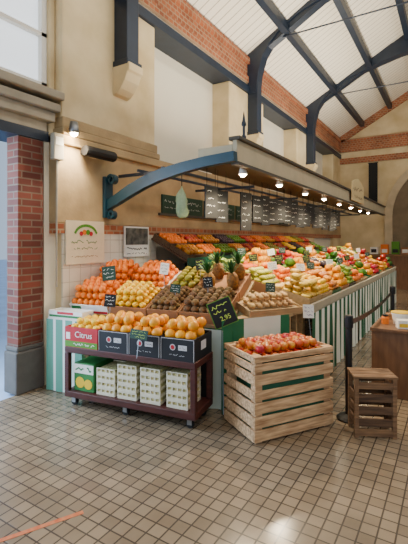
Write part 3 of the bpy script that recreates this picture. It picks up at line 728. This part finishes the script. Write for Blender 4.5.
for ci in range(NC):
    for ri, (row, nm) in enumerate(((FRONT,'front'),(MID,'middle'),(BACK,'back'))):
        kind = row[ci]; far = ci > 4
        F = on(TS, ci*CW, ci*CW+CW, .0+ri*.455, .45+ri*.455)
        if 'pack' in kind: lay = UP.choice((3,4))
        elif kind in ('zucchini','carrot'): lay = UP.choice((2,3))
        elif kind == 'lettuce': lay = 2
        else: lay = 3 if not far else UP.choice((2,2,3))
        fill = UP.uniform(.045,.085); hgt = fill+.02+UP.uniform(0,.012)
        tray('produce_tray','tray of %s on the long stall, %s row, %s from near end' % (plural(kind), nm, ORD[ci]),F,CW-.02,.44,hgt,fill,TM[(ci*2+ri) % 5],'produce trays on the long stall')
        rr_ = RAD[kind]*(UP.uniform(1.2,1.38) if far and kind in ('tomato','mandarin','lemon','yellow apple') else 1.16 if far and 'pepper' in kind else 1.0)
        lab = kind.replace(' pack',' vegetable pack').replace('zucchini','green courgette')
        heap(F,CW-.04,.42,fill+.001,kind,lay,'%s in the %s-row tray of long stall, %s from near end' % (lab, nm, ORD[ci]),'%s, %s row, tray %d' % (plural(kind), nm, ci+1), rr_, shr=.85)

# ------------------------------------------------------------------ back shelf against the wall
BX, BZ, BT, BY = -2.9, 1.24, R(27), 4.25
NB = 13; BL = NB*.47+.05
t = thing('back_shelf','long dark tiered shelf against the wall behind the stall','shelf',(BX,BY,0),R(90))
MB().box(0,BL,0,.65,-.03,-.004, Matrix.Translation((0,0,BZ)) @ Matrix.Rotation(BT,4,'X')).build('sloping_board', M['wood_dark'], t)
MB().box(0,BL,-.03,-.005,BZ-.08,BZ+.03).build('front_rail', M['darkgreen'], t)
MB().box(0,BL,.3,.32,0.05,BZ-.1).build('front_panel', M['dark'], t)  # near-black sheet, its colour puts shade into the recess below the shelf
for x in (.02,BL/3,BL*2/3,BL-.07): MB().box(x,x+.05,.05,.28,0,BZ-.04).build('support', M['dark'], t)
TB = frame((BX,BY,BZ), R(90), BT)
B1 = ['yellow apple','orange','green apple','yellow apple','apple','mandarin','pear','apple','lemon','plum','mandarin','apple','green apple']
B2 = ['mandarin','apple','yellow apple','plum','green apple','apple','orange','yellow apple','apple','mandarin','lemon','pear','apple']
for ci in range(NB):
    for ri, (row, nm) in enumerate(((B1,'lower'),(B2,'upper'))):
        kind = row[ci]; F = on(TB, ci*.47, ci*.47+.47, .005+ri*.32, .32+ri*.32)
        tray('fruit_tray','box of %s on the back wall shelf, %s tier, %s from near end' % (plural(kind), nm, ORD[ci]),F,.46,.31,.07,.03,M['blackbox'] if ci and (ci+ri) % 3 else M['wood_dark'],'boxes on the back wall shelf')
        heap(F,.43,.28,.031,kind,1,'%s on the back wall shelf, %s tier, box %s from near end' % (kind, nm, ORD[ci]),'%s, %s shelf tier, box %d' % (plural(kind), nm, ci+1), RAD[kind]*1.12)

# ------------------------------------------------------------------ price cards
def card(lab, loc, rotz, w_, h_, m, ink, seed, price=None, tilt=0, stick=.12, rim=None):
    g_ = random.Random(seed)
    t = thing('price_card', lab, 'price card', group='price cards', mtx=frame(loc, rotz, 0) @ Matrix.Rotation(R(-12),4,'X'))
    TT = Matrix.Rotation(R(tilt),4,'Y')
    MB().box(-w_/2,w_/2,-.003,.003,-h_/2,h_/2,TT).build('board', m, t)
    b = MB().scribble(-w_*.4,w_*.38,h_*.28,h_*.15,h_*.028,-.005,g_)
    if not price: b.scribble(-w_*.4,w_*.36,0,h_*.14,h_*.03,-.005,g_).scribble(-w_*.2,w_*.38,-h_*.27,h_*.14,h_*.03,-.005,g_)
    else: b.scribble(-w_*.38,w_*.3,h_*.08,h_*.12,h_*.024,-.005,g_)
    hw = b.build('handwriting', ink, t); hw.rotation_euler = (0,R(tilt),0)
    if price:
        p = TT @ Vector((.01,-.005,-h_*.22)); text_part(price, h_*.26, ink, t, p, (TT @ RX90).to_euler())
    if rim:
        MB().box(-w_/2-.006,w_/2+.006,-.002,.004,h_/2,h_/2+.006,TT).box(-w_/2-.006,w_/2+.006,-.002,.004,-h_/2-.006,-h_/2,TT).box(-w_/2-.006,-w_/2,-.002,.004,-h_/2,h_/2,TT).box(w_/2,w_/2+.006,-.002,.004,-h_/2,h_/2,TT).build('rim', rim, t)
    MB().tube([(0,.006,-h_*.3),(0,.006,-h_/2-stick)], .003, 5).build('stick', M['grey_metal'], t)
CR = R(31.9)
card('dark green price card standing in the heap of oranges',(-3.08,3.06,1.15),CR,.14,.15,M['green_card'],M['chalk'],1,None,-6)
card('black price card above the red carton on the cart',(-2.80,2.80,.92),CR,.11,.12,M['slate'],M['chalk'],2,None,4,.06)
card('small green price card clipped to the middle black carton',(-2.17,2.49,.735),R(10),.16,.075,M['green_card'],M['lime_chalk'],3,None,3,.15)
card('large black slate price sign with green rim leaning beside the apple crate',(-1.71,3.05,.87),CR,.2,.22,M['slate'],M['lime_chalk'],4,'2,95',-22,.72,M['lime'])
card('white and purple price card at the stall corner right of ginger',(-1.22,3.90,.80),R(50),.12,.13,M['paper'],M['purple'],5,None,5,.73)
card('small white price card between the oranges and pears',(-2.58,3.36,1.20),CR,.09,.12,M['paper'],M['ink'],6,None,8)
card('small black price card in front of the pineapples',(-1.98,3.25,1.10),CR,.09,.1,M['slate'],M['chalk'],9,None,-5)
card('small green price card standing in the kiwis',(-2.30,3.17,1.03),CR,.1,.08,M['green_card'],M['chalk'],12,None,6,.1)
card('small dark price card at the back of the pears',(-2.30,3.62,1.24),CR,.1,.11,M['slate'],M['lime_chalk'],13,None,-8,.14)
card('small green price card standing in the ginger tray',(-1.52,3.66,1.04),R(50),.1,.09,M['green_card'],M['chalk'],14,None,7,.12)
COLS = [(M['paper'],M['ink'],'white'),(M['green_card'],M['chalk'],'dark green'),(M['slate'],M['lime_chalk'],'black')]
for i, (y, x) in enumerate(((4.15,-1.7),(4.3,-2.0),(4.5,-2.25),(4.65,-1.55),(4.85,-1.9),(5.05,-1.55),(5.2,-2.15),(5.5,-1.75),(5.75,-2.2),(5.95,-1.55),(6.3,-2.0),(6.6,-1.55),(6.9,-2.15),(7.3,-1.6),(7.7,-2.1),(8.1,-1.6),(8.6,-2.05),(9.2,-1.6),(9.8,-1.9))):
    z = ZF+(-x+XF)*math.tan(TL)+.30; m_, i_, n_ = COLS[(i*2) % 3]
    card('%s price card standing among long stall trays, %s from near end' % (n_, ORD[i]),(x,y,z),R(50),.11,.085,m_,i_,20+i,None,random.uniform(-10,10),.18)

# ------------------------------------------------------------------ barrier posts, stool crate, counter on the right
def post(loc, lab):
    t = thing('barrier_post', lab, 'barrier post', loc, group='black barrier posts')
    MB().lathe([(.001,0),(.1,0),(.1,.012),(.08,.03),(.03,.045),(.001,.045)], 24).build('base', M['black'], t, smooth=False)
    MB().lathe([(.001,.04),(.028,.04),(.028,.76),(.036,.77),(.036,.86),(.03,.87),(.001,.87)], 16).build('pole', M['black'], t)
post((-.755,3.51,0), 'near black barrier post beside the apple crate'); post((-.72,6.0,0), 'far black barrier post along the stall')
b = MB(); p1, p2 = Vector((-.755,3.55,.8)), Vector((-.72,5.96,.8)); rs = []
for i in range(13):
    f_ = i/12; p = p1.lerp(p2, f_); sag = -.05*4*f_*(1-f_)
    rs.append([p+Vector((0,0,sag+.024)), p+Vector((0,0,sag-.024))])
b.rings(rs, closed=False)
tag(b.build('barrier_belt', M['black']), 'black belt stretched between the two barrier posts', 'belt')
SW, SD = .31, .21
sc = thing('crate_stool','small weathered brown slatted crate standing on end by the barrier post','crate',(-.645,3.20,0),R(26))
SLT = ((.085,.145),(.178,.238),(.271,.331))
for nm, pos in (('front_slats',.004),('back_slats',SD-.016)):
    b = MB()
    for z0, z1 in SLT: b.box(.03,SW-.03,pos,pos+.012,z0,z1)
    b.build(nm, M['wood_dark'], sc, bevel=.002)
for x in (.004,SW-.016):
    b = MB()
    for z0, z1 in SLT: b.box(x,x+.012,.03,SD-.03,z0,z1)
    b.build('side_slats', M['wood_dark'], sc, bevel=.002)
for x in (0,SW-.032):
    for y in (0,SD-.032): MB().box(x,x+.032,y,y+.032,0,.45).build('corner_post', M['wood_mid'], sc, bevel=.003)
for y in (0.,SD-.018):
    for z in (.015,.37): MB().box(.032,SW-.032,y,y+.018,z,z+.05).build('rail', M['wood_mid'], sc, bevel=.002)
b = MB()
for k in range(3): b.box(-.006,SW+.006,-.006+.076*k,.062+.076*k,.451,.468)
b.build('top_boards', M['wood_mid'], sc, bevel=.003)
VEN = mat('warm brown veneer', (112,76,48), .5, .25, 4, stretch=(6,6,1))
co = thing('wooden_counter','low warm brown wooden counter behind the barrier belt on right','counter',(-.69,4.2,0))
MB().box(0,1.0,0,.8,0,.62).build('body', VEN, co, bevel=.005)
MB().box(-.01,1.015,-.02,.815,.62,.65).build('top', VEN, co, bevel=.004)
CZ = .651
t = thing('plastic_tub','white plastic tub with yellow lid on top of the brown counter','tub',(-.46,4.52,CZ))
MB().lathe([(.001,0),(.075,0),(.09,.1),(.095,.1),(.095,.112),(.001,.112)], 20).build('tub_body', M['white'], t)
MB().lathe([(.001,.113),(.097,.113),(.097,.122),(.001,.124)], 20).build('lid', M['yellow_ink'], t)
t = thing('paper_box','small yellow and white box beside tub on the counter','box',(-.40,4.32,CZ),R(20))
MB().box(-.08,.08,-.05,.05,0,.08).build('body', M['paper'], t, bevel=.003)
MB().box(-.07,.07,-.052,-.05,.015,.05).build('printed_panel', M['yellow_ink'], t)
t = thing('glass_jar','small orange jar with dark lid at the left corner of the counter','jar',(-.60,4.45,CZ))
MB().lathe([(.001,0),(.035,0),(.037,.06),(.028,.075),(.001,.076)], 16).build('jar_body', M['orange_ink'], t, smooth=False)
MB().lathe([(.001,.077),(.03,.077),(.03,.092),(.001,.093)], 16).build('lid', M['dark'], t)
t = thing('paper_stack','stack of pale paper bags at the back of the counter','paper stack',(-.55,4.78,CZ),R(12))
b = MB()
for k in range(6): b.box(-.09+.004*(k % 2),.09,-.06,.06-.005*(k % 3),.009*k,.009*k+.008)
b.build('sheets', M['kraft'], t)
# far end: banner and counter
bn = thing('wall_banner','narrow dark banner hung high on the far gable wall','banner',(-2.35,14.6,2.7))
MB().box(-.14,.14,-.01,.01,0,1.4).build('cloth', M['slate'], bn)
MB().tube([(-.16,0,1.41),(.16,0,1.41)], .015).build('rod', M['black'], bn)
MB().tube([(0,0,1.41),(0,.23,1.41)], .012).build('bracket', M['black'], bn)
fc = thing('far_counter','warm wooden shop counter under the arch at the far wall','counter',(-2.6,13.6,0))
MB().box(0,3,0,.7,0,1.0).build('body', VEN, fc); MB().box(-.03,3.03,-.04,.72,1.0,1.05).build('top', M['wood_mid'], fc)
for k in range(7):
    m_ = [M['white'],M['orange_ink'],M['lime'],M['kraft'],M['yellow_ink'],M['red_ink'],M['paper']][k]
    t = thing('shop_box','%s box on the far wooden counter, %s from left' % (['white','orange','green','brown','yellow','red','pale'][k], ORD[k]),'box',(-2.2+.3*k,13.9+.1*(k % 3),1.051),0,'boxes on the far counter')
    MB().box(-.11,.11,-.1,.1,0,.22+.09*(k % 3)).build('body', m_, t, bevel=.004)
    MB().box(-.08,.08,-.103,-.1,.05,.16).build('printed_panel', M['paper'] if k % 2 else M['ink'], t)

# ------------------------------------------------------------------ light and camera
def area(loc, target, sx, sy, e, col):
    l = D.lights.new('daylight_and_fill', 'AREA'); l.shape = 'RECTANGLE'; l.size = sx; l.size_y = sy; l.energy = e; l.color = col
    o = D.objects.new('daylight_and_fill', l); C.objects.link(o); o.location = loc
    o.rotation_euler = (Vector(target)-Vector(loc)).to_track_quat('-Z','Y').to_euler(); return o
area((5.6,4.5,4.0), (-3,4.5,3.2), 14, 2.2, 190, (1,.95,.85))       # area light added at unseen open bays on the right side
area((1,-4.6,2.8), (-1,5,2.0), 8, 4, 32, (.85,.93,1))              # fill light added at the unseen near end of the hall
area((-4.6,.7,1.9), (0,1.6,0), 2.2, 2.4, 290, (.56,.75,1))         # street opening on the left
area((.8,4,6.2), (-1.0,4,0), 11, .8, 195, (1,.94,.84))             # overhead light added below the ridge, no fixture there
area((-2.0,7.5,2.85), (-1.6,7.5,6), 8, .3, 310, (1,.92,.78))       # hidden light added above the canopy to brighten the roof
wd_ = D.worlds.new('World'); bpy.context.scene.world = wd_; wd_.use_nodes = True
wd_.node_tree.nodes['Background'].inputs[0].default_value = (.6,.77,1,1); wd_.node_tree.nodes['Background'].inputs[1].default_value = .8
cd = D.cameras.new('Camera'); cam = D.objects.new('Camera', cd); C.objects.link(cam)
cam.location = (0,0,1.5); cam.rotation_euler = (R(90),0,R(31.9)); cd.sensor_width = 36; cd.lens = 26.67; cd.shift_y = -32/544
cd.clip_start = .05
bpy.context.scene.camera = cam
